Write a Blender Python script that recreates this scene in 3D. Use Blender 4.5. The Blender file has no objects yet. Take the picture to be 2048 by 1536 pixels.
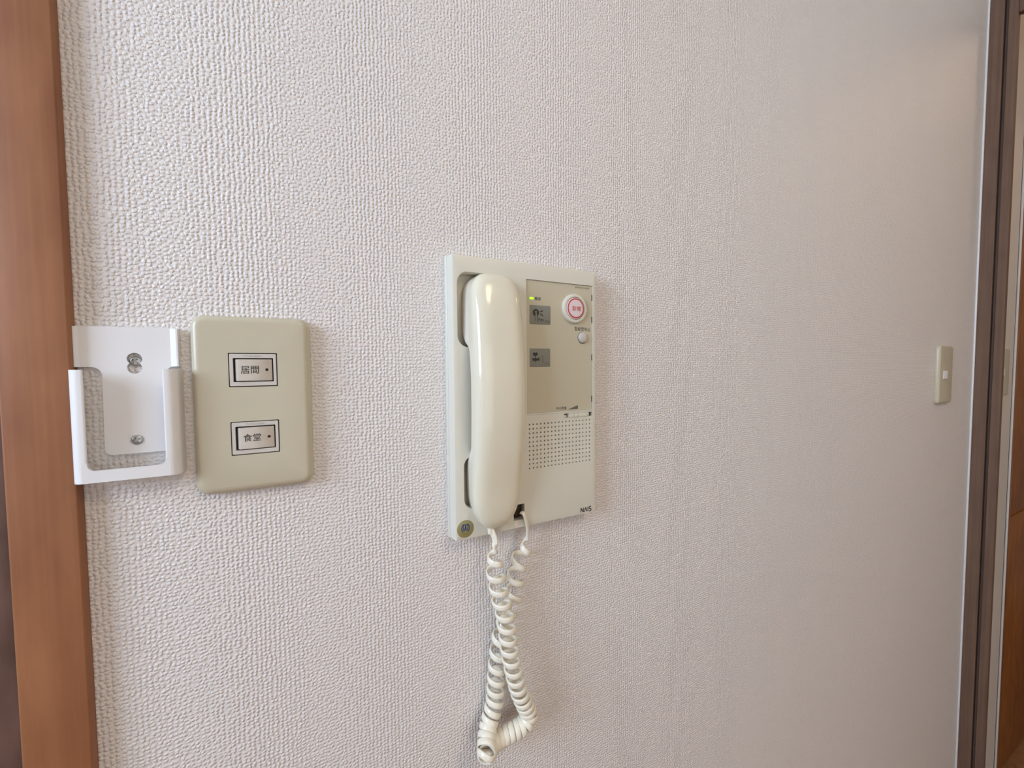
import bpy, bmesh, math, random
from mathutils import Vector, Matrix

random.seed(4)
scene = bpy.context.scene
COL = scene.collection
PI = math.pi
Z0 = 1200.0                       # all lengths below are millimetres, heights measured from 1.2 m above the floor

# ------------------------------------------------------------------ camera
def make_camera():
    yaw, pitch, roll = 0.4789, -0.0445, -0.0071
    f = Vector((math.sin(yaw) * math.cos(pitch), math.cos(yaw) * math.cos(pitch), math.sin(pitch)))
    r = Vector((math.cos(yaw), -math.sin(yaw), 0.0))
    u = r.cross(f)
    c, s = math.cos(roll), math.sin(roll)
    r2, u2 = c * r + s * u, -s * r + c * u
    m = Matrix((r2, u2, -f)).transposed().to_4x4()
    m.translation = Vector((0.0292, -0.3349, 1.2250))
    cam = bpy.data.cameras.new('camera')
    cam.sensor_width = 36.0
    cam.lens = 807.27 / 2048.0 * 36.0
    cam.clip_start = 0.01
    cam.clip_end = 50
    o = bpy.data.objects.new('camera', cam)
    COL.objects.link(o)
    o.matrix_world = m
    scene.camera = o
make_camera()

# ------------------------------------------------------------------ world, daylight, exposure
w = bpy.data.worlds.new('world')
scene.world = w
w.use_nodes = True
w.node_tree.nodes['Background'].inputs[0].default_value = (0.75, 0.86, 1.0, 1)
w.node_tree.nodes['Background'].inputs[1].default_value = 0.6

def area(name, loc, target, sx, sy, power, col):
    l = bpy.data.lights.new(name, 'AREA')
    l.shape = 'RECTANGLE'
    l.size, l.size_y, l.energy, l.color = sx, sy, power, col
    o = bpy.data.objects.new(name, l)
    COL.objects.link(o)
    o.location = loc
    d = Vector(target) - Vector(loc)
    o.rotation_euler = d.to_track_quat('-Z', 'Y').to_euler()
    return o
# daylight entering through the window of the left wall
area('window_daylight', (-1.36, -0.60, 1.66), (0.0, -0.60, 1.66), 0.8, 0.8, 36, (0.64, 0.79, 1.0))
# added soft fill light in an unseen, made-up opening behind the camera
area('front_fill', (0.1, -3.04, 1.05), (0.1, 0.0, 1.05), 1.7, 1.9, 12, (1.0, 0.94, 0.84))

scene.view_settings.view_transform = 'Standard'
scene.view_settings.look = 'None'
scene.view_settings.gamma = 1.0
scene.view_settings.use_curve_mapping = False
scene.view_settings.exposure = 0.0
scene.cycles.max_bounces = 6
scene.cycles.diffuse_bounces = 4
scene.cycles.glossy_bounces = 3
scene.cycles.caustics_reflective = False
scene.cycles.caustics_refractive = False

# ------------------------------------------------------------------ materials
def srgb(r, g, b):
    def f(c):
        c /= 255.0
        return c / 12.92 if c <= 0.04045 else ((c + 0.055) / 1.055) ** 2.4
    return (f(r), f(g), f(b), 1.0)

def nd(t, typ, **kw):
    n = t.nodes.new(typ)
    for k, v in kw.items():
        setattr(n, k, v)
    return n

def new_mat(name):
    m = bpy.data.materials.new(name)
    m.use_nodes = True
    t = m.node_tree
    return m, t, t.nodes['Principled BSDF']

def plastic(name, col, rough=0.35, grain=0.0, var=0.04, scale=60.0, metallic=0.0, spec=0.5, yellow=None):
    """moulded plastic: a base colour with a faint uneven tone, and a fine moulding grain"""
    m, t, b = new_mat(name)
    tc = nd(t, 'ShaderNodeTexCoord')
    nz = nd(t, 'ShaderNodeTexNoise')
    nz.inputs['Scale'].default_value = scale
    nz.inputs['Detail'].default_value = 1
    t.links.new(tc.outputs['Object'], nz.inputs['Vector'])
    ramp = nd(t, 'ShaderNodeMixRGB')
    c2 = tuple(c * (1 - var * 2) for c in col[:3]) + (1,) if yellow is None else yellow
    ramp.inputs[1].default_value = col
    ramp.inputs[2].default_value = c2
    t.links.new(nz.outputs['Fac'], ramp.inputs[0])
    t.links.new(ramp.outputs[0], b.inputs['Base Color'])
    b.inputs['Roughness'].default_value = rough
    b.inputs['Metallic'].default_value = metallic
    b.inputs['Specular IOR Level'].default_value = spec
    if grain:
        g = nd(t, 'ShaderNodeTexNoise')
        g.inputs['Scale'].default_value = 2600
        g.inputs['Detail'].default_value = 2
        t.links.new(tc.outputs['Object'], g.inputs['Vector'])
        bp = nd(t, 'ShaderNodeBump')
        bp.inputs['Strength'].default_value = grain
        bp.inputs['Distance'].default_value = 0.0002
        t.links.new(g.outputs['Fac'], bp.inputs['Height'])
        t.links.new(bp.outputs[0], b.inputs['Normal'])
    return m

def wallpaper(name, c1, c2, depth=0.00075):
    """woven-look vinyl wallpaper: rows of small knots pressed into the surface"""
    m, t, b = new_mat(name)
    L = t.links
    tc = nd(t, 'ShaderNodeTexCoord')
    sp0 = nd(t, 'ShaderNodeSeparateXYZ'); L.new(tc.outputs['Object'], sp0.inputs[0])
    flat = nd(t, 'ShaderNodeCombineXYZ'); L.new(sp0.outputs['X'], flat.inputs[0]); L.new(sp0.outputs['Z'], flat.inputs[1])
    # slight waviness so that the rows of the weave wander
    wob = nd(t, 'ShaderNodeTexNoise', noise_dimensions='2D'); wob.inputs['Scale'].default_value = 110; wob.inputs['Detail'].default_value = 1
    L.new(flat.outputs[0], wob.inputs['Vector'])
    wm = nd(t, 'ShaderNodeVectorMath', operation='SCALE'); wm.inputs['Scale'].default_value = 0.0016
    L.new(wob.outputs['Color'], wm.inputs[0])
    ad = nd(t, 'ShaderNodeVectorMath', operation='ADD')
    L.new(flat.outputs[0], ad.inputs[0]); L.new(wm.outputs[0], ad.inputs[1])
    mp = nd(t, 'ShaderNodeMapping'); mp.inputs['Scale'].default_value = (1 / 0.0029, 1 / 0.0027, 1.0); mp.inputs['Rotation'].default_value = (0, 0, 0.0)
    L.new(ad.outputs[0], mp.inputs['Vector'])
    vo = nd(t, 'ShaderNodeTexVoronoi', voronoi_dimensions='2D'); vo.inputs['Scale'].default_value = 1.0; vo.inputs['Randomness'].default_value = 0.5
    L.new(mp.outputs[0], vo.inputs['Vector'])
    vi = nd(t, 'ShaderNodeMapRange', interpolation_type='SMOOTHSTEP')
    vi.inputs['From Min'].default_value = 0.10; vi.inputs['From Max'].default_value = 0.54
    vi.inputs['To Min'].default_value = 0.62; vi.inputs['To Max'].default_value = 0.0
    L.new(vo.outputs['Distance'], vi.inputs['Value'])
    # upright warp threads
    sp = nd(t, 'ShaderNodeSeparateXYZ'); L.new(ad.outputs[0], sp.inputs[0])
    wk = nd(t, 'ShaderNodeMath', operation='MULTIPLY'); wk.inputs[1].default_value = 2 * PI / 0.0030; L.new(sp.outputs['X'], wk.inputs[0])
    ws = nd(t, 'ShaderNodeMath', operation='SINE'); L.new(wk.outputs[0], ws.inputs[0])
    s1 = nd(t, 'ShaderNodeMath', operation='MULTIPLY_ADD'); s1.inputs[1].default_value = 0.10
    L.new(ws.outputs[0], s1.inputs[0]); L.new(vi.outputs[0], s1.inputs[2])
    fine = nd(t, 'ShaderNodeTexNoise', noise_dimensions='2D'); fine.inputs['Scale'].default_value = 750; fine.inputs['Detail'].default_value = 1
    L.new(flat.outputs[0], fine.inputs['Vector'])
    s2 = nd(t, 'ShaderNodeMath', operation='MULTIPLY_ADD'); s2.inputs[1].default_value = 0.5
    L.new(fine.outputs['Fac'], s2.inputs[0]); L.new(s1.outputs[0], s2.inputs[2])
    bp = nd(t, 'ShaderNodeBump'); bp.inputs['Strength'].default_value = 1.0; bp.inputs['Distance'].default_value = depth
    L.new(s2.outputs[0], bp.inputs['Height']); L.new(bp.outputs[0], b.inputs['Normal'])
    big = nd(t, 'ShaderNodeTexNoise'); big.inputs['Scale'].default_value = 3.0
    L.new(tc.outputs['Object'], big.inputs['Vector'])
    mx = nd(t, 'ShaderNodeMixRGB'); mx.inputs[1].default_value = c1; mx.inputs[2].default_value = c2
    L.new(big.outputs['Fac'], mx.inputs[0]); L.new(mx.outputs[0], b.inputs['Base Color'])
    b.inputs['Roughness'].default_value = 0.42
    b.inputs['Specular IOR Level'].default_value = 0.5
    return m

def wood(name, light, dark, rough=0.5, gscale=1.0, blotch=0.35):
    """stained softwood with grain running upright"""
    m, t, b = new_mat(name)
    L = t.links
    tc = nd(t, 'ShaderNodeTexCoord')
    mp = nd(t, 'ShaderNodeMapping'); mp.inputs['Scale'].default_value = (260 * gscale, 260 * gscale, 3.2)
    L.new(tc.outputs['Object'], mp.inputs['Vector'])
    n1 = nd(t, 'ShaderNodeTexNoise'); n1.inputs['Scale'].default_value = 1.0; n1.inputs['Detail'].default_value = 5; n1.inputs['Roughness'].default_value = 0.6
    L.new(mp.outputs[0], n1.inputs['Vector'])
    mp2 = nd(t, 'ShaderNodeMapping'); mp2.inputs['Scale'].default_value = (45, 45, 14)
    L.new(tc.outputs['Object'], mp2.inputs['Vector'])
    n2 = nd(t, 'ShaderNodeTexNoise'); n2.inputs['Scale'].default_value = 1.0; n2.inputs['Detail'].default_value = 4
    L.new(mp2.outputs[0], n2.inputs['Vector'])
    mx0 = nd(t, 'ShaderNodeMixRGB'); mx0.inputs[0].default_value = blotch
    L.new(n1.outputs['Fac'], mx0.inputs[1]); L.new(n2.outputs['Fac'], mx0.inputs[2])
    r = nd(t, 'ShaderNodeValToRGB')
    r.color_ramp.elements[0].position = 0.32; r.color_ramp.elements[0].color = dark
    r.color_ramp.elements[1].position = 0.66; r.color_ramp.elements[1].color = light
    L.new(mx0.outputs[0], r.inputs[0]); L.new(r.outputs[0], b.inputs['Base Color'])
    bp = nd(t, 'ShaderNodeBump'); bp.inputs['Strength'].default_value = 0.25; bp.inputs['Distance'].default_value = 0.0003
    L.new(n1.outputs['Fac'], bp.inputs['Height']); L.new(bp.outputs[0], b.inputs['Normal'])
    b.inputs['Roughness'].default_value = rough
    return m

def glow(name, col, strength):
    m, t, b = new_mat(name)
    b.inputs['Base Color'].default_value = col
    b.inputs['Emission Color'].default_value = col
    b.inputs['Emission Strength'].default_value = strength
    return m

M = {}
M['wall'] = wallpaper('woven_wallpaper', (0.78, 0.735, 0.715, 1), (0.75, 0.705, 0.685, 1))
M['plain_wall'] = plastic('painted_wall', (0.70, 0.66, 0.62, 1), 0.8, scale=2)
M['ceil'] = plastic('ceiling_paint', (0.80, 0.79, 0.77, 1), 0.9, scale=2)
M['floor'] = wood('floor_wood', srgb(170, 125, 85), srgb(130, 88, 55), 0.4, 0.2)
M['post'] = wood('post_wood', srgb(160, 107, 71), srgb(131, 80, 49), 0.5, 0.8, 0.6)
M['jamb'] = wood('jamb_wood', srgb(120, 94, 77), srgb(98, 74, 60), 0.75)
M['far_wood'] = wood('far_door_wood', srgb(178, 116, 60), srgb(122, 70, 32), 0.4, 0.5)
M['old_door'] = wood('mottled_door', srgb(120, 92, 82), srgb(72, 46, 36), 0.6, 0.15, 0.8)
M['white_trim'] = plastic('white_trim', (0.82, 0.82, 0.84, 1), 0.4)
M['holder'] = plastic('white_styrene', (0.80, 0.785, 0.79, 1), 0.42, grain=0.15, var=0.01)
M['plate'] = plastic('ivory_plate', srgb(196, 187, 164), 0.28, grain=0.05, var=0.02)
M['sw_frame'] = plastic('switch_frame_white', srgb(205, 198, 190), 0.35, var=0.02)
M['rocker'] = plastic('rocker_white', srgb(208, 198, 186), 0.32, var=0.05, scale=300)
M['dark'] = plastic('dark_gap', (0.012, 0.010, 0.008, 1), 0.7)
M['ink'] = plastic('black_ink', (0.03, 0.028, 0.024, 1), 0.6)
M['ink_grey'] = plastic('grey_ink', (0.13, 0.12, 0.09, 1), 0.6)
M['ink_faint'] = plastic('faint_emboss', srgb(176, 168, 160), 0.5)
M['body'] = plastic('intercom_ivory', srgb(216, 212, 198), 0.36, grain=0.12, var=0.015)
M['panel'] = plastic('panel_beige', srgb(196, 188, 167), 0.45, grain=0.1, var=0.03, scale=20, yellow=srgb(191, 182, 156))
M['handset'] = plastic('handset_ivory', srgb(224, 217, 196), 0.11, grain=0.015, var=0.015)
M['handset_b'] = plastic('handset_back_ivory', srgb(224, 214, 202), 0.3, grain=0.05, var=0.015)
M['cord'] = plastic('cord_ivory', srgb(236, 229, 212), 0.22, var=0.02)
M['btn_white'] = plastic('button_white', srgb(216, 212, 196), 0.35, var=0.01)
M['btn_clear'] = plastic('button_face', srgb(222, 206, 210), 0.12, var=0.01)
M['btn_grey'] = plastic('button_grey', srgb(196, 190, 182), 0.3, var=0.01)
M['red'] = plastic('red_print', srgb(196, 62, 44), 0.4, var=0.05)
M['grey_label'] = plastic('grey_label', srgb(132, 132, 122), 0.5, var=0.04)
M['led'] = glow('green_led', (0.40, 0.95, 0.02, 1), 1.1)
M['gold'] = plastic('gold_foil', srgb(150, 140, 92), 0.35, var=0.08, scale=400)
M['plug'] = plastic('dark_plug', srgb(52, 40, 20), 0.4, var=0.3, scale=600)
M['blue'] = plastic('blue_print', srgb(32, 66, 120), 0.5)
M['steel'] = plastic('zinc_screw', (0.55, 0.56, 0.55, 1), 0.32, metallic=1.0, var=0.2, scale=500)
M['lamp_shell'] = plastic('lamp_shell', (0.85, 0.85, 0.83, 1), 0.4)
M['tube'] = glow('lit_tube', (1.0, 0.82, 0.54, 1), 14.0)
M['hall_tube'] = glow('lit_hall_globe', (1.0, 0.70, 0.46, 1), 13.0)

# ------------------------------------------------------------------ mesh helpers
def W(x, y, z):
    return Vector((x / 1000.0, y / 1000.0, (z + Z0) / 1000.0))

class Thing:
    """an Empty at the thing's base that parents its parts"""
    def __init__(self, name, label, cat, base, group=None):
        self.o = bpy.data.objects.new(name, None)
        self.o.empty_display_size = 0.02
        COL.objects.link(self.o)
        self.base = W(*base)
        self.o.location = self.base
        self.o['label'] = label
        self.o['category'] = cat
        if group:
            self.o['group'] = group

def finish(name, bm, mat, parent=None, label=None, smooth=35, recalc=True):
    """parent: Thing (part) or a part object made by finish (sub-part)"""
    if recalc:
        bmesh.ops.recalc_face_normals(bm, faces=bm.faces)
    me = bpy.data.meshes.new(name)
    base = Vector((0, 0, 0))
    par = None
    if isinstance(parent, Thing):
        base, par = parent.base, parent.o
    elif parent is not None:
        base, par = Vector(parent['_b']), parent
    for v in bm.verts:
        v.co = v.co / 1000.0 + Vector((0, 0, Z0 / 1000.0)) - base
    bm.to_mesh(me)
    bm.free()
    me.materials.append(mat)
    if smooth:
        me.set_sharp_from_angle(angle=math.radians(smooth))
    o = bpy.data.objects.new(name, me)
    COL.objects.link(o)
    if par is not None:
        o.parent = par
        o['_b'] = tuple(base)
        TMP.append(o)
    if label:
        o['label'] = label
    return o
TMP = []

def struct(name, bm, mat, label=None):
    o = finish(name, bm, mat, None, label, smooth=30)
    o['kind'] = 'structure'
    o['_b'] = (0, 0, 0)
    TMP.append(o)
    return o

def box(bm, x0, y0, z0, x1, y1, z1, bev=0.0, seg=2):
    r = bmesh.ops.create_cube(bm, size=1.0)
    vs = r['verts']
    for v in vs:
        v.co = Vector(((x0 + x1) / 2 + v.co.x * abs(x1 - x0), (y0 + y1) / 2 + v.co.y * abs(y1 - y0), (z0 + z1) / 2 + v.co.z * abs(z1 - z0)))
    if bev:
        es = list({e for v in vs for e in v.link_edges})
        rr_ = bmesh.ops.bevel(bm, geom=es, offset=bev, segments=seg, profile=0.5, affect='EDGES')
        for f in rr_['faces']:
            f.smooth = True

def rr(x0, z0, x1, z1, r, n=6):
    """rounded rectangle in the wall plane; call with an inset"""
    def f(i=0.0):
        rad = max(r - i, 0.02)
        pts = []
        for cx, cz, a0 in ((x1 - i - rad, z1 - i - rad, 0), (x0 + i + rad, z1 - i - rad, 90), (x0 + i + rad, z0 + i + rad, 180), (x1 - i - rad, z0 + i + rad, 270)):
            for k in range(n + 1):
                a = math.radians(a0 + 90.0 * k / n)
                pts.append((cx + rad * math.cos(a), cz + rad * math.sin(a)))
        return pts
    return f

def circ(cx, cz, r, n=32):
    def f(i=0.0):
        return [(cx + (r - i) * math.cos(2 * PI * k / n), cz + (r - i) * math.sin(2 * PI * k / n)) for k in range(n)]
    return f

def poly(pts):
    return lambda i=0.0: list(pts)

def ring(bm, pts, y):
    return [bm.verts.new((p[0], y, p[1])) for p in pts]

def skin(bm, a, b, smooth=True):
    n = len(a)
    for k in range(n):
        f = bm.faces.new((a[k], a[(k + 1) % n], b[(k + 1) % n], b[k]))
        f.smooth = smooth

def loop_edges(bm, vs):
    out = []
    for k in range(len(vs)):
        e = bm.edges.get((vs[k], vs[(k + 1) % len(vs)])) or bm.edges.new((vs[k], vs[(k + 1) % len(vs)]))
        out.append(e)
    return out

def panel(bm, outer, prof, holes=(), back=True):
    """plate facing the room. prof: [(inset, y), ...] from the wall outwards.
    holes: [(outline, [(inset, y), ...], closed)] sunk from the front face."""
    rings = [ring(bm, outer(i), y) for i, y in prof]
    for a, b in zip(rings, rings[1:]):
        skin(bm, a, b)
    if back:
        bm.faces.new(rings[0])
    edges = loop_edges(bm, rings[-1])
    yf = prof[-1][1]
    hr = []
    for out, hp, closed in holes:
        h = ring(bm, out(0.0), yf)
        edges += loop_edges(bm, h)
        hr.append(h)
    if holes:
        res = bmesh.ops.triangle_fill(bm, edges=edges, use_beauty=True, use_dissolve=False, normal=(0, -1, 0))
        for g in res['geom']:
            if isinstance(g, bmesh.types.BMFace):
                g.smooth = False
    else:
        bm.faces.new(rings[-1]).smooth = False
    for (out, hp, closed), h in zip(holes, hr):
        prev = h
        for i, y in hp:
            nx = ring(bm, out(i), y)
            skin(bm, prev, nx)
            prev = nx
        if closed:
            bm.faces.new(prev).smooth = False
    return bm

def B():
    return bmesh.new()

def slab(name, outer, y0, y1, mat, parent, bev=0.3, label=None):
    """small plate with a rounded front edge"""
    bm = B()
    panel(bm, outer, [(0, y0), (0, y1 + bev), (bev * 0.3, y1 + bev * 0.3), (bev, y1)])
    return finish(name, bm, mat, parent, label)

def stroke(bm, pts, wd, y, th=0.06):
    """flat printed line through the (x, z) points"""
    n = len(pts)
    L, Rr = [], []
    for k in range(n):
        a = Vector(pts[max(k - 1, 0)]); b = Vector(pts[min(k + 1, n - 1)])
        d = (b - a).normalized()
        q = Vector((-d.y, d.x))
        ww = wd[k] if isinstance(wd, (list, tuple)) else wd
        p = Vector(pts[k])
        L.append(p + q * ww / 2); Rr.append(p - q * ww / 2)
    va = [bm.verts.new((p.x, y, p.y)) for p in L]; vb = [bm.verts.new((p.x, y, p.y)) for p in Rr]
    vc = [bm.verts.new((p.x, y + th, p.y)) for p in L]; vd = [bm.verts.new((p.x, y + th, p.y)) for p in Rr]
    for k in range(n - 1):
        for q in ((va[k], va[k + 1], vb[k + 1], vb[k]), (va[k], vc[k], vc[k + 1], va[k + 1]), (vb[k], vb[k + 1], vd[k + 1], vd[k])):
            bm.faces.new(q)

def text(name, body, cx, cz, wd, ht, y, mat, parent, bold=0.0, label=None, tilt=0.0):
    """lettering fitted into wd x ht millimetres, lying on the plane y; tilt = dy/dx of that plane"""
    cu = bpy.data.curves.new('lettering', 'FONT')
    cu.body = body
    cu.size = 1.0
    cu.extrude = 0.004
    cu.offset = bold
    cu.resolution_u = 3
    o = bpy.data.objects.new('lettering', cu)
    COL.objects.link(o)
    bpy.context.view_layer.update()
    dg = bpy.context.evaluated_depsgraph_get()
    me = bpy.data.meshes.new_from_object(o.evaluated_get(dg))
    bpy.data.objects.remove(o)
    bpy.data.curves.remove(cu)
    bm = B()
    bm.from_mesh(me)
    bpy.data.meshes.remove(me)
    xs = [v.co.x for v in bm.verts]; ys = [v.co.y for v in bm.verts]
    x0, x1, y0, y1 = min(xs), max(xs), min(ys), max(ys)
    for v in bm.verts:
        X = cx + ((v.co.x - x0) / (x1 - x0) - 0.5) * wd
        Zc = cz + ((v.co.y - y0) / (y1 - y0) - 0.5) * ht
        v.co = Vector((X, y + tilt * (X - cx) - (0.06 if v.co.z > 0 else 0.0), Zc))
    return finish(name, bm, mat, parent, label, smooth=0)

def lerp_keys(keys, z):
    """smooth interpolation through (z, value) keys, z ascending"""
    if z <= keys[0][0]: return keys[0][1]
    if z >= keys[-1][0]: return keys[-1][1]
    for i in range(len(keys) - 1):
        if keys[i][0] <= z <= keys[i + 1][0]:
            break
    def slope(j):
        if j == 0: return (keys[1][1] - keys[0][1]) / (keys[1][0] - keys[0][0])
        if j == len(keys) - 1: return (keys[j][1] - keys[j - 1][1]) / (keys[j][0] - keys[j - 1][0])
        a = (keys[j][1] - keys[j - 1][1]) / (keys[j][0] - keys[j - 1][0]); b = (keys[j + 1][1] - keys[j][1]) / (keys[j + 1][0] - keys[j][0])
        return 0.0 if a * b <= 0 else 2 * a * b / (a + b)
    h = keys[i + 1][0] - keys[i][0]
    t = (z - keys[i][0]) / h
    p0, p1, m0, m1 = keys[i][1], keys[i + 1][1], slope(i) * h, slope(i + 1) * h
    return (2 * t**3 - 3 * t * t + 1) * p0 + (t**3 - 2 * t * t + t) * m0 + (-2 * t**3 + 3 * t * t) * p1 + (t**3 - t * t) * m1

# ------------------------------------------------------------------ the room
FL, CE = -1200.0, 1250.0
bm = B(); box(bm, -90.4, 0, FL, 1394, 120, CE); struct('wall_back', bm, M['wall'])
bm = B(); box(bm, -2200, -3000, FL - 40, 3400, 160, FL); struct('floor', bm, M['floor'])
bm = B(); box(bm, -2200, -3000, CE, 3400, 160, CE + 40); struct('ceiling', bm, M['ceil'])
bm = B()
box(bm, -2200, -3120, FL, -750, -3000, CE); box(bm, 950, -3120, FL, 3400, -3000, CE); box(bm, -750, -3120, 800, 950, -3000, CE)
struct('wall_front', bm, M['plain_wall'])
bm = B()
for a in (-750, 80, 910):
    box(bm, a, -3030, FL, a + 40, -2995, 800, 2)
for a in (FL, 760):
    box(bm, -750, -3030, a, 950, -2995, a + 40, 2)
struct('fill_window', bm, M['white_trim'])  # frame of the unseen opening, added to go with the front fill
# left wall with its window opening
bm = B()
WY0, WY1, WZ0, WZ1 = -1000, -200, 60, 860
box(bm, -1420, -3000, FL, -1300, 0, WZ0)
box(bm, -1420, -3000, WZ1, -1300, 0, CE)
box(bm, -1420, -3000, WZ0, -1300, WY0, WZ1)
box(bm, -1420, WY1, WZ0, -1300, 0, WZ1)
struct('wall_left', bm, M['plain_wall'])
bm = B()
for a in (WY0, (WY0 + WY1) / 2 - 15, WY1 - 30):
    box(bm, -1350, a, WZ0, -1310, a + 30, WZ1, 2)
for a in (WZ0, WZ1 - 30):
    box(bm, -1350, WY0, a, -1310, WY1, a + 30, 2)
struct('window_1', bm, M['white_trim'])
# wall left of the post carries a mottled brown sliding door
bm = B(); box(bm, -1300, 20, FL, -122, 120, CE); struct('wall_far', bm, M['plain_wall'])
bm = B(); box(bm, -900, 2, FL, -121.5, 20, 600, 1); struct('door_1', bm, M['old_door'])
# wooden post: broad front face, narrow edge running down to the wallpaper
bm = B(); box(bm, -119.8, -7.7, FL, -90.4, 30, CE, 1.1, 3); struct('trim_1', bm, M['post'])

# doorway at the right-hand end of the wall: white corner bead, grooved jamb, lintel
bm = B(); box(bm, 1389.5, -3.2, FL, 1394, 0, CE, 0.8); struct('trim_3', bm, M['white_trim'])
bm = B()
def jamb_profile():
    # outline in plan (x, y): groove cut in the face that looks into the room
    return [(1394, -3.2), (1394, -23.2), (1394.6, -23.8), (1407.5, -23.8), (1407.5, -30.0), (1394.6, -30.0), (1394, -30.6), (1394, -42.6), (1395, -43.6), (1408, -43.6), (1409, -42.6), (1409, 20), (1402, 20), (1402, -3.2)]
lo = [bm.verts.new((x, y, FL)) for x, y in jamb_profile()]
hi = [bm.verts.new((x, y, CE)) for x, y in jamb_profile()]
skin(bm, lo, hi, False)
bm.faces.new(lo); bm.faces.new(hi)
struct('trim_2', bm, M['jamb'])
bm = B(); box(bm, 1394, -900, 765, 1412, -43.6, 800, 2); struct('trim_4', bm, M['jamb'])
bm = B(); box(bm, 1394, -900, 800, 1409, -43.6, CE); box(bm, 1394, -3000, FL, 1409, -900, CE); struct('wall_right', bm, M['plain_wall'])
# the hall beyond the doorway
bm = B(); box(bm, 1409, 0, FL, 1684, 120, CE); box(bm, 1684, 0, 650, 2596, 120, CE); box(bm, 2596, 0, FL, 3400, 120, CE); struct('wall_hall', bm, M['plain_wall'])
bm = B(); box(bm, 3400, -3000, FL, 3500, 160, CE); struct('wall_hall_end', bm, M['plain_wall'])
bm = B(); box(bm, 1687, -4, FL, 1692, 0, 650, 1); box(bm, 1692, -4, 644, 2600, 0, 650, 1); struct('trim_5', bm, M['ceil'])
d2 = B(); box(d2, 1692, 22, FL, 2596, 60, 642, 1)
d2 = struct('door_2', d2, M['far_wood'])
bm = B(); box(bm, 1692, -2, FL, 1716, 22, 642, 1); finish('door_stile', bm, M['far_wood'], d2)
for k, (a, b_) in enumerate(((-1180, -420), (-400, 620))):
    bm = B(); box(bm, 1740, 16, a, 2500, 22, b_, 2); finish('door_panel', bm, M['far_wood'], d2)

# ------------------------------------------------------------------ lamps of the place
def ceiling_lamp():
    t = Thing('ceiling_lamp', 'long ceiling lamp with two lit diffusers, behind the camera', 'lamp', (600, -1380, CE))
    bm = B(); box(bm, 450, -1760, CE - 36, 750, -1030, CE - 0.5, 8); finish('lamp_body', bm, M['lamp_shell'], t)
    for x in (522, 678):
        bm = B(); box(bm, x - 58, -1730, CE - 70, x + 58, -1060, CE - 37); finish('lamp_diffuser', bm, M['tube'], t)
    for y in (-1744, -1046):
        bm = B(); box(bm, 458, y - 12, CE - 74, 742, y + 12, CE - 36.5, 3); finish('end_cap', bm, M['lamp_shell'], t)
ceiling_lamp()

def hall_lamp():
    t = Thing('hall_lamp', 'round warm globe lamp on the hall ceiling', 'lamp', (2200, -700, CE))
    bm = B()
    bmesh.ops.create_uvsphere(bm, u_segments=14, v_segments=8, radius=110)
    bmesh.ops.translate(bm, verts=bm.verts, vec=(2200, -700, CE - 120))
    for f in bm.faces: f.smooth = True
    finish('globe', bm, M['hall_tube'], t)
    bm = B()
    bmesh.ops.create_cone(bm, cap_ends=True, segments=24, radius1=60, radius2=70, depth=24)
    bmesh.ops.translate(bm, verts=bm.verts, vec=(2200, -700, CE - 12))
    finish('ceiling_rose', bm, M['lamp_shell'], t)
hall_lamp()

# ------------------------------------------------------------------ white remote-control holder
def screw(parent, cx, cz, yb, r, rot, name='screw'):
    """domed screw head with a cross recess"""
    bm = B()
    def plus():
        a, b_ = 0.30 * r, 0.62 * r
        w_ = 0.17 * r
        pts = [(w_, w_), (w_, b_), (-w_, b_), (-w_, w_), (-b_, w_), (-b_, -w_), (-w_, -w_), (-w_, -b_), (w_, -b_), (w_, -w_), (b_, -w_), (b_, w_)]
        c, s = math.cos(rot), math.sin(rot)
        return [(cx + c * x - s * z, cz + s * x + c * z) for x, z in pts]
    p = plus()
    def sh(i=0.0):
        return [(cx + (x - cx) * (1 - i), cz + (z - cz) * (1 - i)) for x, z in p]
    panel(bm, circ(cx, cz, r, 28), [(0, yb), (0, yb - 0.3), (0.05 * r, yb - 0.6), (0.15 * r, yb - 0.9), (0.3 * r, yb - 1.1)], [(sh, [(0.4, yb + 0.6)], True)])
    return finish(name, bm, M['steel'], parent)

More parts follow.
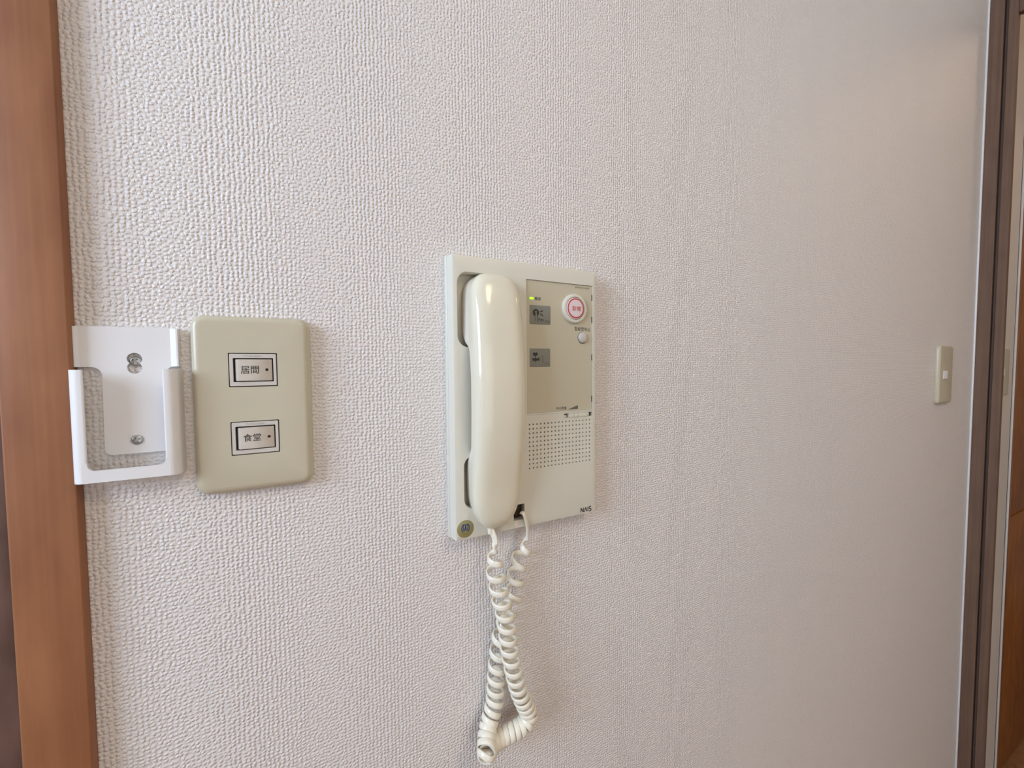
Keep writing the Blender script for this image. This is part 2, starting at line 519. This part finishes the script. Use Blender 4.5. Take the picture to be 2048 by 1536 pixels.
def remote_holder():
    t = Thing('remote_holder', 'white plastic remote-control holder screwed to the wall beside the wooden post', 'holder', (-65.8, 0, -42))
    xl, xr = -90.2, -41.3
    # back plate: full width above, a tongue between the openings below, keyhole for the upper screw
    r1 = 5.0
    def arc(cx, cz, r, a0, a1, n=5):
        return [(cx + r * math.cos(math.radians(a0 + (a1 - a0) * k / n)), cz + r * math.sin(math.radians(a0 + (a1 - a0) * k / n))) for k in range(n + 1)]
    outl = []
    outl += arc(xr - 1, 49.7, 1, 0, 90, 3) + arc(xl + 1, 49.7, 1, 90, 180, 3)
    outl += [(xl, 26.2), (xl + 1.6, 26.2)]
    outl += arc(-78.6 - r1, 26.2 - r1, r1, 90, 0)
    outl += arc(-78.6 + 3, -25 + 0.5, 3.5, 180, 270, 4)
    outl += arc(-48.2 - 3, -25 + 0.5, 3.5, 270, 360, 4)
    outl += arc(-47.7 + 3.2, 26.2 - 3.2, 3.2, 180, 90)
    outl += [(xr - 1.6, 26.2), (xr, 26.2)]
    k1, k2, kr = (-63.4, 31.2), (-63.5, 25.6), 3.7
    h = (k1[1] - k2[1]) / 2
    a = math.degrees(math.asin(h / kr))
    key = arc(k1[0], k1[1], kr, -a, 180 + a, 14) + arc(k2[0], k2[1], kr, 180 - a, 360 + a, 14)
    bm = B()
    panel(bm, poly(outl), [(0, -0.4), (0, -2.8)], [(poly(key), [(0, -0.5)], False)], back=False)
    finish('back_plate', bm, M['holder'], t)
    # cradle: side walls, floor and front lips, open to the front and the top
    ths, yf, r = 1.6, -15.5, 5.2
    def section(x0, x1, lip, sgn, z0, z1):
        """plan outline of one side: from the wall, round the corner, to the end of the lip"""
        pts = [(x0, 0.0)]
        cx, cy = x0 + sgn * r, yf + r
        for k in range(9):
            a_ = k / 8 * PI / 2
            pts.append((cx - sgn * r * math.cos(a_), cy - r * math.sin(a_)))
        pts.append((x0 + sgn * (lip - 0.95), yf))
        for k in range(5):
            a_ = -PI / 2 + PI * k / 4
            pts.append((x0 + sgn * (lip - 0.8 + 0.8 * math.cos(a_)), yf + ths / 2 + ths / 2 * math.sin(a_)))
        ri = r - ths
        for k in range(9):
            a_ = PI / 2 - k / 8 * PI / 2
            pts.append((cx - sgn * ri * math.cos(a_), cy - ri * math.sin(a_)))
        pts.append((x0 + sgn * ths, 0.0))
        return pts
    zt, zb = 24.6, -41.6
    for x0, s in ((xl, 1), (-40.2, -1)):
        bm = B()
        pts = section(x0, 0, 7.2, s, zb, zt)
        lo = [bm.verts.new((x, y, zb)) for x, y in pts]
        hi = [bm.verts.new((x, y, zt)) for x, y in pts]
        skin(bm, lo, hi)
        for vs in (lo, hi):
            es = loop_edges(bm, vs)
            bmesh.ops.triangle_fill(bm, edges=es, use_beauty=True)
        finish('cradle_side', bm, M['holder'], t, smooth=40)
        # low rim along the upper edge of the back plate
        xe = xl - 0.12 if s > 0 else xr + 0.12
        bm = B()
        q = 0.45 if s > 0 else 1.0
        pts = [(xe, -0.4), (xe, -2.8 - 2.8 * q), (xe + s * 0.9 * q, -2.8 - 2.8 * q), (xe + s * 1.7 * q, -2.8 - 1.8 * q), (xe + s * 2.8 * q, -2.8 - 0.6 * q), (xe + s * 4.4 * q, -2.82), (xe + s * 4.4 * q, -2.6)]
        lo = [bm.verts.new((x, y, 26.2)) for x, y in pts]; hi = [bm.verts.new((x, y, 50.4)) for x, y in pts]
        skin(bm, lo, hi); bm.faces.new(lo); bm.faces.new(hi)
        finish('side_rim', bm, M['holder'], t, smooth=40)
    # bottom lip with rounded inner corners
    bm = B()
    xa, xb = xl + r - 0.4, -40.2 - r + 0.4
    za, zi, rc = zb, -34.6, 3.4
    inner = [(xa, za), (xb, za), (xb, zi + rc + 1)]
    inner += [(-40.2 - 7.2, zi + rc + 1)] + arc(-40.2 - 7.2 - rc, zi + rc, rc, 0, -90, 6) + arc(xl + 7.2 + rc, zi + rc, rc, 270, 180, 6) + [(xl + 7.2, zi + rc + 1), (xa, zi + rc + 1)]
    panel(bm, poly(inner), [(0, yf + ths), (0, yf - 0.02)])
    finish('front_lip', bm, M['holder'], t)
    bm = B(); box(bm, xl + 1.3, yf + 1.2, zb + 0.05, -42.0, -0.2, zb + 1.4); finish('cradle_floor', bm, M['holder'], t)
    screw(t, -63.3, 29.6, -0.9, 3.0, 0.9)
    screw(t, -63.9, -19.6, -2.7, 3.1, 0.35)
remote_holder()

# ------------------------------------------------------------------ double switch plate
def rocker_unit(t, cz, word, wz, wd):
    """white frame let into the plate, with a tilted rocker and its engraved word"""
    yF = -7.9
    x0, x1, z0, z1 = -14.0, 13.2, cz - 10.9, cz + 10.9
    bm = B()
    panel(bm, rr(x0, z0, x1, z1, 0.5, 2), [(0, -3), (0, yF + 0.2), (0.2, yF)], [(rr(-12.0, cz - 8.1, 11.4, cz + 8.1, 0.4, 2), [(0.0, -3.2)], True)])
    fr = finish('switch_frame', bm, M['sw_frame'], t)
    # dark well behind the rocker
    bm = B(); box(bm, -11.95, -3.6, cz - 8.05, 11.35, -3.25, cz + 8.05); finish('switch_well', bm, M['dark'], fr)
    text('maker_name', 'TOSHIBA', -0.6, cz + 9.4, 11.0, 1.3, yF - 0.02, M['ink_faint'], fr)
    # rocker, pressed in on the right
    prof = [(-11.1, -3.6), (-11.0, -6.4), (-9.4, -9.2), (-9.0, -9.35), (10.2, -8.0), (10.6, -7.7), (10.7, -3.6)]
    bm = B()
    lo = [bm.verts.new((x, y, cz - 7.4)) for x, y in prof]; hi = [bm.verts.new((x, y, cz + 7.2)) for x, y in prof]
    skin(bm, lo, hi, False); bm.faces.new(lo); bm.faces.new(hi)
    bmesh.ops.bevel(bm, geom=list(bm.edges), offset=0.18, segments=2, affect='EDGES')
    rk = finish('rocker', bm, M['rocker'], t)
    tilt = (-8.0 + 9.35) / (10.2 + 9.0)
    yat = lambda x: -9.35 + tilt * (x + 9.0) - 0.03
    text('engraved_word', word, -2.4, wz, wd, 5.2, yat(-2.4), M['ink'], rk, bold=0.006, tilt=tilt)
    bm = B(); panel(bm, circ(7.5, cz + 0.1, 0.95, 20), [(0, yat(7.5) + 0.3), (0, yat(7.5) - 0.08)]); finish('pilot_hole', bm, M['dark'], rk)

def wall_switch_double():
    t = Thing('wall_switch', 'ivory wall plate with two labelled rocker switches beside the white holder', 'light switch', (0, 0, -60))
    bm = B()
    prof = [(0, -0.2), (0, -2.6), (0.25, -4.2), (0.9, -5.6), (2.0, -6.8), (3.4, -7.5), (5.0, -7.8)]
    holes = [(rr(-14.6, c - 11.5, 13.8, c + 11.5, 0.4, 2), [(0, -2.0)], True) for c in (23.6, -22.9)]
    panel(bm, rr(-35, -60, 35, 60, 8, 8), prof, holes)
    finish('cover_plate', bm, M['plate'], t, smooth=50)
    for c in (23.6, -22.9):
        bm = B(); box(bm, -14.55, -3.0, c - 11.45, 13.75, -2.05, c + 11.45); finish('plate_gap', bm, M['dark'], t)
    rocker_unit(t, 23.6, '居間', 23.7, 10.3)
    rocker_unit(t, -22.9, '食堂', -22.6, 10.3)
wall_switch_double()

def wall_switch_single(cx, cz, label, ywall=0.0, shift=-8.5):
    t = Thing('wall_switch', label, 'light switch', (cx, ywall, cz - 60))
    bm = B()
    prof = [(0, -0.2), (0, -2.6), (0.25, -4.2), (0.9, -5.6), (2.0, -6.8), (3.4, -7.5), (5.0, -7.8)]
    panel(bm, rr(cx - 35, cz - 60, cx + 35, cz + 60, 7, 6), prof)
    finish('cover_plate', bm, M['plate'], t, smooth=50)
    rx = cx + shift                                      # rocker set a little off the middle of the plate
    slab('switch_frame', rr(rx - 11.4, cz - 10.6, rx + 11.4, cz + 10.6, 0.5, 2), -7, -8.0, M['plate'], t, 0.15)
    prof = [(rx - 8.6, -7.6), (rx - 8.4, -8.8), (rx + 8.2, -9.8), (rx + 8.6, -7.6)]
    bm = B()
    lo = [bm.verts.new((x, y, cz - 8.2)) for x, y in prof]; hi = [bm.verts.new((x, y, cz + 8.2)) for x, y in prof]
    skin(bm, lo, hi, False); bm.faces.new(lo); bm.faces.new(hi)
    bmesh.ops.bevel(bm, geom=list(bm.edges), offset=0.3, segments=2, affect='EDGES')
    finish('rocker', bm, M['holder'], t)
wall_switch_single(1213.5, 0.8, 'ivory single-rocker wall switch far along the wall, near the doorway jamb')
wall_switch_single(1589.0, 1.0, 'ivory switch plate on the hall wall, half hidden behind the brown jamb', shift=-19.0)

# ------------------------------------------------------------------ wall intercom
YF = -16.3
def intercom():
    t = Thing('wall_intercom', 'ivory wall intercom station with control panel and speaker grille', 'intercom', (214, 0, -123))
    bm = B(); panel(bm, rr(138.6, -124, 290.2, 119, 1.2, 3), [(0, -0.2), (0, -4.6), (0.4, -5.0)]); finish('back_box', bm, M['body'], t)
    # cover with its sunk cradles, panel bay, slider slot, jack and cord channel
    def up(i=0.0):
        pts = []
        for cx, cz, r_, a0 in ((198 - 24, 104 - 24, 24, 0), (144 + 10, 104 - 10, 10, 90), (144 + 10, 40.7 + 10, 10, 180), (198 - 10, 40.7 + 10, 10, 270)):
            for k in range(7):
                a = math.radians(a0 + 15.0 * k)
                pts.append((cx + (r_ - i) * math.cos(a), cz + (r_ - i) * math.sin(a)))
        return pts
    dn = rr(148.2, -97.5, 201.5, -51.0, 9, 6)
    bay = rr(209.7, -20.0, 284.5, 103.0, 0.4, 2)
    slot = rr(250.4, -25.0, 284.3, -21.0, 0.3, 2)
    jack = rr(195.4, -115.2, 206.6, -100.8, 0.4, 2)
    GX0, GX1, GZ0, GZ1 = 210.2, 283.0, -71.1, -26.6
    grl = rr(GX0, GZ0, GX1, GZ1, 0.02, 1)
    bm = B()
    holes = [(up, [(0.5, -15.6), (1.2, -3.0)], True), (dn, [(0.5, -15.6), (1.2, -4.5)], True), (bay, [(0, -14.6)], True),
             (slot, [(0, -12)], True), (jack, [(0, -4)], True), (grl, [(0, -8)], True)]
    panel(bm, rr(139.2, -123.6, 289.6, 118.4, 1.5, 4), [(0.5, -4.7), (0, -5.4), (1.3, YF + 0.5), (1.45, YF + 0.15), (1.8, YF)], holes)
    cov = finish('cover', bm, M['body'], t)
    bm = B(); box(bm, 195.6, -6.5, -115.0, 206.4, -4.1, -101.0); finish('jack_well', bm, M['dark'], cov)
    bm = B(); box(bm, 250.6, -13.0, -24.8, 284.1, -12.1, -21.2); finish('slot_well', bm, M['ink_grey'], cov)
    # grille: flat sheet pierced by 18 x 11 round holes
    bm = B()
    nx, nz = 18, 11
    px, pz = (281.0 - 212.3) / 17, (69.1 - 28.7) / 10
    cx0, cz0 = 212.3, -69.1
    hx0, hz0 = cx0 - px / 2, cz0 - pz / 2
    hx1, hz1 = cx0 + px * 17.5, cz0 + pz * 10.5
    cache = {}
    def gv(x, z):
        k = (round(x, 3), round(z, 3))
        if k not in cache: cache[k] = bm.verts.new((x, YF, z))
        return cache[k]
    R_ = 0.80
    for i in range(nx):
        for j in range(nz):
            cx, cz = cx0 + i * px, cz0 + j * pz
            hole, sq = [], []
            for k in range(8):
                a = k * PI / 4
                hole.append((cx + R_ * math.cos(a), cz + R_ * math.sin(a)))
                dx, dz = [(1, 0), (1, 1), (0, 1), (-1, 1), (-1, 0), (-1, -1), (0, -1), (1, -1)][k]
                sq.append((cx + dx * px / 2, cz + dz * pz / 2))
            hv = [bm.verts.new((x, YF, z)) for x, z in hole]
            hb = [bm.verts.new((x, YF + 1.6, z)) for x, z in hole]
            sv = [gv(x, z) for x, z in sq]
            skin(bm, sv, hv, False); skin(bm, hv, hb, True)
    for a in ((GX0, GZ0, GX1, hz0), (GX0, hz1, GX1, GZ1), (GX0, hz0, hx0, hz1), (hx1, hz0, GX1, hz1)):
        bm.faces.new([bm.verts.new(q) for q in ((a[0], YF, a[1]), (a[2], YF, a[1]), (a[2], YF, a[3]), (a[0], YF, a[3]))])
    finish('speaker_grille', bm, M['body'], t, smooth=30, recalc=False)
    bm = B(); box(bm, GX0 + 0.3, -9.0, GZ0 + 0.3, GX1 - 0.3, -8.1, GZ1 - 0.3); finish('speaker_cloth', bm, M['dark'], t)

    # control panel sheet
    YP = -15.3
    bm = B(); panel(bm, rr(209.8, -18.3, 284.1, 102.6, 0.3, 2), [(0, -14.65), (0, YP)]); pn = finish('control_panel', bm, M['panel'], t)
    slab('panel_lip', rr(209.8, -19.9, 284.3, -18.5, 0.2, 2), -14.65, YF - 0.25, M['body'], t, 0.15)
    for z in (91.5, 70, 33, -8):
        bm = B(); box(bm, 284.0, -16.0, z - 3.0, 284.4, -14.7, z + 3.0); finish('clip_slot', bm, M['dark'], pn)
    YI = YP - 0.04
    slab('power_light', rr(213.6, 85.4, 217.9, 87.3, 0.5, 3), YP, YP - 0.5, M['led'], t, 0.2, 'lit green power light')
    text('power_lettering', '電源', 222.3, 86.4, 6.6, 2.9, YI, M['ink_grey'], pn, 0.01)
    # emergency button
    bm = B()
    panel(bm, circ(262.6, 79.6, 14.0, 48), [(0, YP), (0.1, YP - 2.0), (0.6, YP - 2.7), (1.6, YP - 3.0)], [(circ(262.6, 79.6, 10.9, 48), [(0.2, YP - 1.0)], True)])
    finish('button_surround', bm, M['btn_white'], t)
    bm = B()
    yb = YP - 1.0
    panel(bm, circ(262.6, 79.6, 10.4, 48), [(0, yb), (0.05, yb - 1.6), (0.5, yb - 2.2), (1.6, yb - 2.5), (3.5, yb - 2.7)])
    eb = finish('emergency_button', bm, M['btn_clear'], t, 'round white emergency button with red ring')
    bm = B()
    ro, ri = circ(262.6, 79.6, 9.5, 48), circ(262.6, 79.6, 8.3, 48)
    a_, b_ = ring(bm, ro(0), yb - 2.38), ring(bm, ri(0), yb - 2.62)
    skin(bm, a_, b_)
    c_, d_ = ring(bm, ro(0), yb - 2.2), ring(bm, ri(0), yb - 2.4)
    skin(bm, a_, c_); skin(bm, b_, d_)
    finish('red_ring', bm, M['red'], eb)
    text('emergency_lettering', '非常', 263.2, 79.3, 10.2, 4.8, yb - 2.74, M['red'], eb, 0.012)
    text('alarm_stop_lettering', '警報音停止', 273.0, 60.4, 19.2, 4.0, YI, M['ink_grey'], pn, 0.008)
    bm = B()
    panel(bm, circ(273.0, 52.2, 5.3, 32), [(0, YP), (0.05, YP - 1.2), (0.5, YP - 1.9), (1.5, YP - 2.4), (3.0, YP - 2.7)])
    finish('stop_button', bm, M['btn_grey'], t, 'small round grey alarm stop button')
    bm = B(); panel(bm, circ(273.0, 52.0, 5.75, 32), [(0, YP), (0, YP - 0.06)]); finish('button_gap', bm, M['ink'], pn)
    text('model_lettering', 'EFM17111PW', 273.0, 100.2, 17.0, 1.5, YI, M['ink_grey'], pn)
    text('volume_lettering', '呼出音量', 248.3, -15.6, 11.6, 3.0, YI, M['ink_grey'], pn, 0.008)
    bm = B()
    bm.faces.new([bm.verts.new((x, YI, z)) for x, z in ((255.3, -17.3), (267.6, -17.3), (267.6, -13.6))])
    finish('volume_wedge', bm, M['ink_grey'], pn)
    # two grey indicator windows with their pictograms
    k1 = slab('indicator_window', rr(213.5, 63.0, 236.0, 80.4, 1.0, 3), YP, YP - 0.12, M['grey_label'], t, 0.05)
    yk = YP - 0.16
    bm = B()
    cx, cz = 220.2, 73.6
    a_ = ring(bm, circ(cx, cz, 3.4, 28)(0), yk)
    bm.faces.new(a_)
    for q in ([(224.6, 74.6), (227.8, 75.7)], [(224.8, 72.6), (226.6, 72.0), (227.7, 70.8)]):
        stroke(bm, q, 1.0, yk)
    stroke(bm, [(219.3, 70.6), (219.3, 66.2)], 0.5, yk); stroke(bm, [(222.0, 70.6), (222.0, 69.0)], 0.6, yk)
    stroke(bm, [(222.0, 65.6), (222.0, 68.8), (223.6, 68.0), (223.6, 66.4)], 0.7, yk)
    stroke(bm, [(223.6, 68.2), (225.6, 67.6), (225.4, 65.8)], 0.6, yk); stroke(bm, [(225.6, 67.8), (228.2, 67.2), (228.2, 66.0)], 0.6, yk)
    stroke(bm, [(226.6, 67.4), (226.4, 66.0)], 0.5, yk)
    finish('keyhole_symbol', bm, M['ink'], k1)
    bm = B()
    bm.faces.new(ring(bm, circ(220.3, 74.2, 1.15, 16)(0), yk - 0.05))
    bm.faces.new([bm.verts.new((x, yk - 0.05, z)) for x, z in ((219.9, 73.8), (220.9, 73.8), (221.6, 70.2), (219.5, 70.2))])
    finish('keyhole', bm, M['grey_label'], k1)
    text('window_lettering', '防犯', 232.6, 66.0, 5.2, 2.4, yk, M['ink_grey'], k1, 0.004)
    k2 = slab('indicator_window', rr(213.4, 24.0, 235.6, 41.0, 1.0, 3), YP, YP - 0.12, M['grey_label'], t, 0.05)
    bm = B()
    for x in (218.2, 220.6):
        bm.faces.new(ring(bm, circ(x, 35.9, 1.5, 18)(0), yk - 0.01 * (x > 219)))
    bm.faces.new([bm.verts.new((x, yk - 0.02, z)) for x, z in ((217.4, 35.0), (221.4, 35.0), (219.4, 33.4))])
    stroke(bm, [(219.4, 35.6), (219.4, 32.0)], 0.7, yk - 0.03)
    for a in ((216.2, 29.6, 217.3, 32.4), (217.3, 29.9, 222.6, 32.0), (222.4, 29.5, 223.6, 32.6)):
        bm.faces.new([bm.verts.new((x, yk - 0.04, z)) for x, z in ((a[0], a[1]), (a[2], a[1]), (a[2], a[3]), (a[0], a[3]))])
    bm.faces.new([bm.verts.new((x, yk - 0.05, z)) for x, z in ((217.8, 30.2), (219.4, 28.4), (221.2, 30.2), (219.4, 33.0))])
    finish('valve_symbol', bm, M['ink'], k2)
    bm = B()
    stroke(bm, [(224.6, 32.2), (224.9, 31.0), (224.6, 29.8)], 0.6, yk); stroke(bm, [(226.7, 34.6), (227.5, 31.0), (227.0, 27.6)], 0.8, yk)
    finish('sound_arcs', bm, M['ink_grey'], k2)
    text('window_lettering', 'ガス', 231.8, 27.2, 4.6, 2.2, yk, M['ink_grey'], k2, 0.0)
    # volume slider
    bm = B(); box(bm, 250.6, -15.0, -24.9, 254.4, -12.9, -22.4, 0.3); box(bm, 255.9, -16.9, -25.0, 262.0, -12.9, -21.2, 0.4); box(bm, 262.2, -17.4, -25.0, 267.0, -12.9, -21.2, 0.4); box(bm, 267.2, -17.0, -24.9, 279.8, -12.9, -21.2, 0.4)
    finish('volume_slider', bm, M['btn_white'], t)
    # maker's lettering (the A has no bar) and gas company sticker
    bm = B()
    y = YF - 0.05
    h0, h1 = -120.6, -116.2
    for q in ([(270.6, h0), (270.6, h1)], [(270.6, h1), (273.6, h0)], [(273.6, h0), (273.6, h1)],
              [(274.8, h0), (276.4, h1)], [(276.4, h1), (278.0, h0)], [(279.2, h0), (279.2, h1)],
              [(283.2, h1), (281.1, h1), (280.6, h1 - 0.7), (280.7, h1 - 1.6), (281.4, h1 - 2.1), (282.5, h0 + 2.1), (283.2, h0 + 1.5), (283.2, h0 + 0.6), (282.7, h0), (280.5, h0)]):
        stroke(bm, q, 1.0, y)
    finish('maker_lettering', bm, M['ink'], t, smooth=0)
    st = slab('round_sticker', circ(149.0, -113.3, 7.6, 40), YF, YF - 0.12, M['gold'], t, 0.05, 'round gold sticker with blue emblem')
    bm = B()
    y = YF - 0.17
    cx, cz = 149.0, -112.4
    for s in (-1, 1):
        stroke(bm, [(cx + s * (3.6 - 1.3 * ((k / 8.0 - 0.45) * 2) ** 2 * 1.2), cz - 3.4 + 6.8 * k / 8.0) for k in range(9)], 0.75, y)
        # inner pair of arches: an M above a W
        stroke(bm, [(cx + s * (1.1 + 1.1 * math.cos(a * PI / 10)), cz + 0.4 + 2.6 * math.sin(a * PI / 10)) for a in range(11)], 0.7, y - 0.01)
        stroke(bm, [(cx + s * 2.2, cz + 0.6), (cx + s * 1.9, cz - 1.4), (cx + s * 1.3, cz - 2.8), (cx + s * 0.7, cz - 1.6), (cx + s * 0.1, cz + 0.6)], 0.75, y - 0.02)
    finish('emblem', bm, M['blue'], st, smooth=0)
    bm = B()
    for k in range(7):
        x = cx - 3.2 + k * 1.07
        stroke(bm, [(x, cz - 5.4), (x + 0.6, cz - 4.6)], 0.3, y)
    finish('sticker_lettering', bm, M['ink_grey'], st, smooth=0)
    # modular plug in the jack
    bm = B(); box(bm, 198.6, -12.0, -113.6, 205.6, -6.6, -102.2, 0.6); finish('modular_plug', bm, M['plug'], t)
    slab('cord_guide', rr(195.6, -121.6, 199.8, -115.9, 0.3, 2), YF, YF - 0.35, M['handset_b'], t, 0.12)
intercom()

# ------------------------------------------------------------------ handset
YFK = [(-117, -25.0), (-98, -29.5), (-80, -32.0), (-60, -35.5), (-40, -38.4), (-10, -40.8), (10, -41.0), (40, -39.2), (60, -36.8), (80, -33.0), (92, -29.5), (104, -25.5)]
YSK = [(-110, -15.5), (-80, -17.5), (-60, -20.0), (-40, -22.6), (-10, -24.4), (10, -24.4), (40, -21.5), (60, -18.6), (80, -16.6), (104, -14.5)]
YBK = [(-110, -13.5), (-96, -8.5), (-70, -7.0), (-58, -9.0), (-50, -15.0), (-44, -20.0), (-36, -21.8), (-10, -22.8), (10, -22.8), (34, -20.0), (40, -17.5), (46, -11.0), (54, -4.6), (92, -4.0), (104, -11.5)]
def handset():
    t = Thing('intercom_handset', 'ivory telephone handset resting on the intercom cradle', 'handset', (175.3, YF, -110))
    cx, zt, zb = 175.4, 104.0, -117.0
    def hw(z):
        h = lerp_keys([(-110, 21.8), (-60, 22.6), (0, 23.0), (60, 22.8), (101, 21.5)], z)
        if z > zt - 22:
            u = min((z - (zt - 22)) / 22.0, 1.0); h *= (1 - 0.9999 * u ** 2.6) ** (1 / 2.6)
        if z < zb + 36:
            u = min(((zb + 36) - z) / 36.0, 1.0); h *= (1 - 0.9999 * u ** 2.2) ** (1 / 2.2)
        return max(h, 0.05)
    def endf(z):
        f = 1.0
        if z > zt - 9: u = min((z - (zt - 9)) / 9.0, 1.0); f = (1 - 0.9999 * u ** 2.2) ** (1 / 2.2)
        if z < zb + 11: u = min(((zb + 11) - z) / 11.0, 1.0); f = (1 - 0.9999 * u ** 2.2) ** (1 / 2.2)
        return f
    zs = []
    for k in range(15): zs.append(zb + 36 * (1 - math.cos(k / 14 * PI / 2)))
    for k in range(1, 40): zs.append(zb + 36 + (zt - 22 - zb - 36) * k / 40)
    for k in range(15): zs.append(zt - 22 + 22 * math.sin(k / 14 * PI / 2))
    N = 36
    def y0s(ys, yt, e, s, n_):
        return (yt - ys) * e * abs(s) ** (2 / n_)
    def shell(front):
        bm = B()
        prev = None
        for z in zs:
            ys = lerp_keys(YSK, z); e = endf(z)
            yt = lerp_keys(YFK, z) if front else lerp_keys(YBK, z)
            base = ys - 0.12 if front else ys + 0.12
            h = hw(z) if front else max(hw(z) - 0.45, 0.03)
            n_ = 4.4 if front else 7.0
            vs = []
            for k in range(N + 1):
                th = PI * k / N
                c, s = math.cos(th), math.sin(th)
                x = cx + h * math.copysign(abs(c) ** (2 / n_), c)
                if not front:   # the cups stand a little proud of the grip
                    cup = min(max((yt - ys - 4.0) / 6.0, 0), 1)
                    x -= (1.9 if z > 0 else 0.5) * cup * (1 - c) / 2 * min(h / 20.0, 1) * min(abs(y0s(ys, yt, e, s, n_)) / 4.0, 1)
                    x -= 3.0 * cup * (1 + c) / 2 * min(h / 20.0, 1)
                y = base + (yt - base) * e * abs(s) ** (2 / n_)
                # the front is slightly crowned across its width
                if front: y -= 0.9 * e * (1 - ((x - cx) / max(h, 1e-3)) ** 2)
                vs.append(bm.verts.new((x, y, z)))
            if prev:
                for k in range(N):
                    bm.faces.new((prev[k], prev[k + 1], vs[k + 1], vs[k])).smooth = True
                bm.faces.new((prev[N], prev[0], vs[0], vs[N])).smooth = False
            else:
                bm.faces.new(vs)
            prev = vs
        bm.faces.new(prev)
        return bm
    finish('front_shell', shell(True), M['handset'], t, smooth=60)
    finish('back_shell', shell(False), M['handset_b'], t, smooth=60)
    bm = B()
    bmesh.ops.create_cone(bm, cap_ends=True, segments=16, radius1=2.6, radius2=3.4, depth=9)
    for v in bm.verts: v.co = Vector((172.0 + v.co.x * 1.2, -18.5 + v.co.y * 0.8, -116.5 + v.co.z))
    for f in bm.faces: f.smooth = True
    finish('strain_relief', bm, M['cord'], t)
handset()

# ------------------------------------------------------------------ coiled cord
def spline(keys, n):
    """Catmull-Rom through 3-D keys, evenly sampled by length"""
    P = [Vector(k) for k in keys]
    P = [2 * P[0] - P[1]] + P + [2 * P[-1] - P[-2]]
    raw = []
    for i in range(1, len(P) - 2):
        for k in range(24):
            t = k / 24.0
            a, b_, c, d = P[i - 1], P[i], P[i + 1], P[i + 2]
            raw.append(0.5 * ((2 * b_) + (-a + c) * t + (2 * a - 5 * b_ + 4 * c - d) * t * t + (-a + 3 * b_ - 3 * c + d) * t ** 3))
    raw.append(P[-2])
    L = [0.0]
    for a, b_ in zip(raw, raw[1:]): L.append(L[-1] + (b_ - a).length)
    out, j = [], 0
    for k in range(n + 1):
        s = L[-1] * k / n
        while j < len(raw) - 2 and L[j + 1] < s: j += 1
        f = (s - L[j]) / max(L[j + 1] - L[j], 1e-9)
        out.append(raw[j].lerp(raw[j + 1], min(max(f, 0), 1)))
    return out, L[-1]

def cord():
    # axis of the coil: from the handset down, round the bottom, and back up to the jack
    keys = [(171.8, -19, -117), (174.5, -20.5, -127), (173.4, -21, -138), (173.4, -22, -150), (176.0, -22, -165), (179.2, -22, -181), (183.0, -22, -196), (184.9, -22, -210), (187.2, -22, -229),
            (191.1, -22, -249), (196.6, -21, -270), (203.2, -20, -287), (208.0, -19, -298), (207.6, -19, -303.5), (202.0, -19, -308), (192.0, -18, -310.5), (181.0, -17.0, -312.2), (172.0, -18.0, -312.6), (165.5, -22.0, -312.4), (161.8, -26.5, -311.6), (161.8, -26.5, -308.0), (165.5, -19.0, -303.5), (170.6, -13.0, -297), (177.4, -10.5, -281), (179.0, -10, -262), (180.8, -10, -244), (183.6, -10, -226), (189.4, -10, -209), (195.6, -10, -195), (199.0, -10.5, -183), (200.2, -11, -168), (203.6, -12, -154), (208.0, -13.5, -141), (209.5, -17, -127), (204.5, -19.5, -110), (202.3, -17, -108)]
    N = 5200
    pts, Ltot = spline(keys, N)
    # turns per millimetre along the axis: stretched near the ends, tight at the bottom
    def pitch(s):
        u = s / Ltot
        return lerp_keys([(0, 15.0), (0.12, 13.0), (0.22, 11.0), (0.32, 9.2), (0.38, 6.6), (0.44, 5.6), (0.54, 5.5), (0.60, 8.2), (0.68, 11.5), (0.76, 13.8), (0.9, 15.5), (1, 17)], u)
    T = [(pts[min(k + 1, N)] - pts[max(k - 1, 0)]).normalized() for k in range(N + 1)]
    # smooth tangents so that sharp bends do not kink the coil
    nrm = T[0].orthogonal().normalized()
    phi = 0.0
    ds = Ltot / N
    lead0, lead1 = 16.0, 30.0
    step = 3
    C, Rd, Ax = [], [], []
    for k in range(N + 1):
        nrm = (nrm - T[k] * nrm.dot(T[k])).normalized()
        bi = T[k].cross(nrm)
        s = k * ds
        r = 7.3
        a = min(max((s - lead0) / 14.0, 0), 1); b_ = min(max((Ltot - s - lead1) / 14.0, 0), 1)
        sm = lambda q: q * q * (3 - 2 * q)
        r *= sm(a) * sm(b_)
        if s > lead0 - 3 and s < Ltot - lead1 + 3:
            phi -= 2 * PI * ds / pitch(s)
        rad = nrm * math.cos(phi) + bi * math.sin(phi)
        C.append(pts[k] + rad * r); Rd.append(rad); Ax.append(T[k])
    bm = B()
    prev = None
    sec = []
    for q in range(12):
        a = 2 * PI * q / 12
        c, s_ = math.cos(a), math.sin(a)
        sec.append((math.copysign(abs(c) ** 0.8, c) * 2.65, math.copysign(abs(s_) ** 0.8, s_) * 1.15))   # flat cord
    wprev = None
    for k in range(0, N + 1, step):
        tg = (C[min(k + step, N)] - C[max(k - step, 0)]).normalized()
        rad = (Rd[k] - tg * Rd[k].dot(tg)).normalized()
        wd = tg.cross(rad)
        vs = [bm.verts.new(C[k] + wd * p_ + rad * q_) for p_, q_ in sec]
        if prev:
            skin(bm, prev, vs)
        else:
            bm.faces.new(vs)
        prev = vs
    bm.faces.new(prev)
    o = finish('telephone_cord', bm, M['cord'], None, smooth=60)
    o['label'] = 'ivory coiled telephone cord hanging in a loop below the intercom'
    o['category'] = 'cord'
cord()

for o in TMP:
    if '_b' in o.keys():
        del o['_b']
